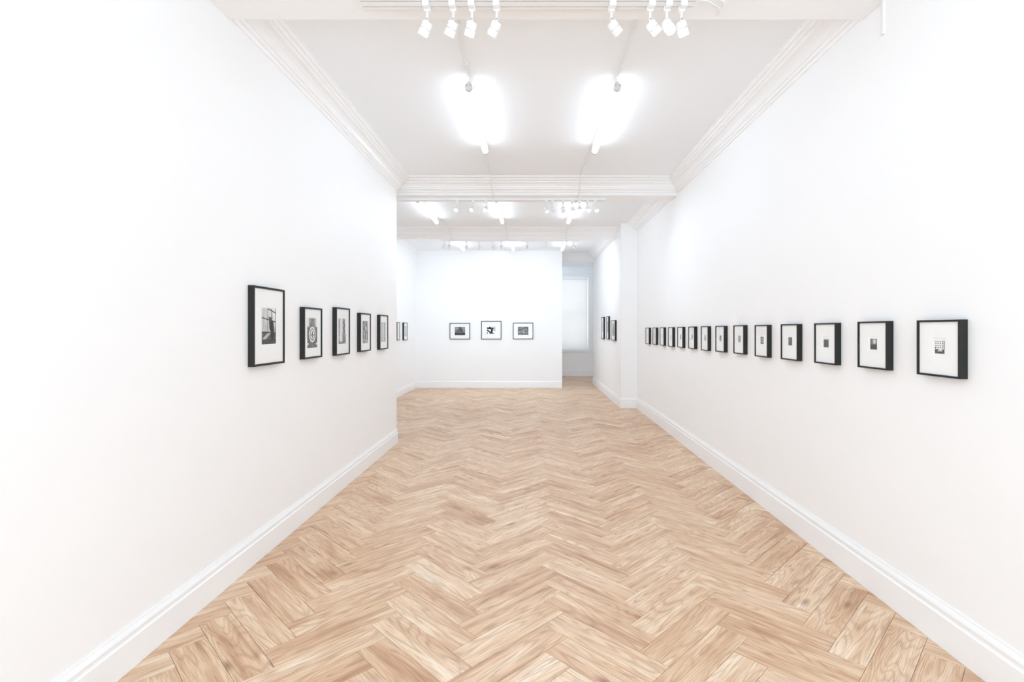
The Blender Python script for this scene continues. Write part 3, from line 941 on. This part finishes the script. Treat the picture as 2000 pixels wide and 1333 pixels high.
# cable loop at the right end of the nearest track
def U(px, py, z):
    y = F * (z - EYE) / (CY - py); return ((px - CX) * y / F, y, z)
z1 = 3.312
conduit('short white cable loop on the nearest beam right of the track',
        [(.90, 2.663, z1), (.97, 2.665, z1), U(1400, 12, z1), U(1405, 16, z1 - .004), U(1407, 21, z1 - .008), U(1404, 27, z1 - .004), U(1401, 31, z1)], .0045, group='cable loops beside the nearest track', name='cable_loop')
conduit('upper white cable loop on the nearest beam, cut by the photo edge',
        [(.90, 2.63, z1), (.98, 2.62, z1), U(1408, 0, z1), U(1414, 4, z1 - .004), U(1415, 9, z1 - .006), U(1412, 13, z1)], .0045, group='cable loops beside the nearest track', name='cable_loop')
# vertical trunking on the right wall
root = empty('wall_trunking', (xr(2.675), 2.675, 3.13)); tag(root, 'short white vertical trunking on right wall below the nearest beam', 'trunking')
m = MB(); m.bevbox(-.012, .004, -.010, .012, .012, .19, .002); m.build('trunking_channel', M_PVC, root)
m = MB(); m.bevbox(-.015, .004, -.012, .014, .0, .026, .003); m.build('trunking_end', M_PVC, root)

# ---------------------------------------------------------------- window at the end of the passage
win = empty('window_1', ((WX0 + WX1) / 2, REAR_Y, WZ0)); tag(win, 'tall white-framed window covered by a pale blind', 'window', kind='structure')
cxw = (WX0 + WX1) / 2; hw = (WX1 - WX0) / 2; hh = WZ1 - WZ0
m = MB()
m.bevbox(-hw - .13, -hw, -.03, .0, 0, hh + .11, .004); m.bevbox(hw, hw + .125, -.03, .0, 0, hh + .11, .004)
m.bevbox(-hw - .15, hw + .14, -.035, .0, hh, hh + .11, .004); m.bevbox(-hw - .16, hw + .15, -.05, .0, hh + .105, hh + .125, .003)
m.build('window_casing', M_TRIM, win)
m = MB(); m.bevbox(-hw - .17, hw + .16, -.07, .10, -.045, 0, .005); m.build('window_sill', M_TRIM, win)
m = MB(); m.ring(2 * hw, hh, [(0, .10), (0, .14), (.05, .14), (.05, .10)])
for v in range(len(m.v)): m.v[v] = (m.v[v][0], m.v[v][1], m.v[v][2] + hh / 2)
m.box(-hw + .05, hw - .05, .105, .135, hh / 2 - .02, hh / 2 + .02)
m.build('window_sash', M_TRIM, win)
m = MB(); m.box(-hw + .05, hw - .05, .119, .123, .05, hh / 2 - .02); m.build('window_pane', M_GLASS, win)
m = MB(); m.box(-hw + .05, hw - .05, .119, .123, hh / 2 + .02, hh - .05); m.build('window_pane', M_GLASS, win)
bl = empty('roller_blind', (cxw, REAR_Y + .04, WZ1 - .03)); tag(bl, 'pale roller blind drawn down over the passage window', 'blind')
R = Matrix.Rotation(math.pi / 2, 4, 'Y')
m = MB(); m.lathe([(.022, -hw + .02), (.022, hw - .02)], R, 16); m.build('roller', M_METAL, bl, smooth=True)
m = MB(); m.box(-hw + .008, hw - .008, -.0225, -.0215, -hh + .05, 0); m.build('blind_fabric', M_BLIND, bl)
m = MB(); m.bevbox(-hw + .008, hw - .008, -.029, -.016, -hh + .035, -hh + .055, .003); m.build('bottom_bar', M_METAL, bl)
m = MB(); m.tube([(hw - .012, -.02, 0), (hw - .012, -.022, -1.9)], .003, 6); m.lathe([(.010, -1.95), (.012, -1.93), (.006, -1.90)], Matrix.Translation((hw - .012, -.022, 0)), 10)
m.build('pull_chain', M_PVC, bl)
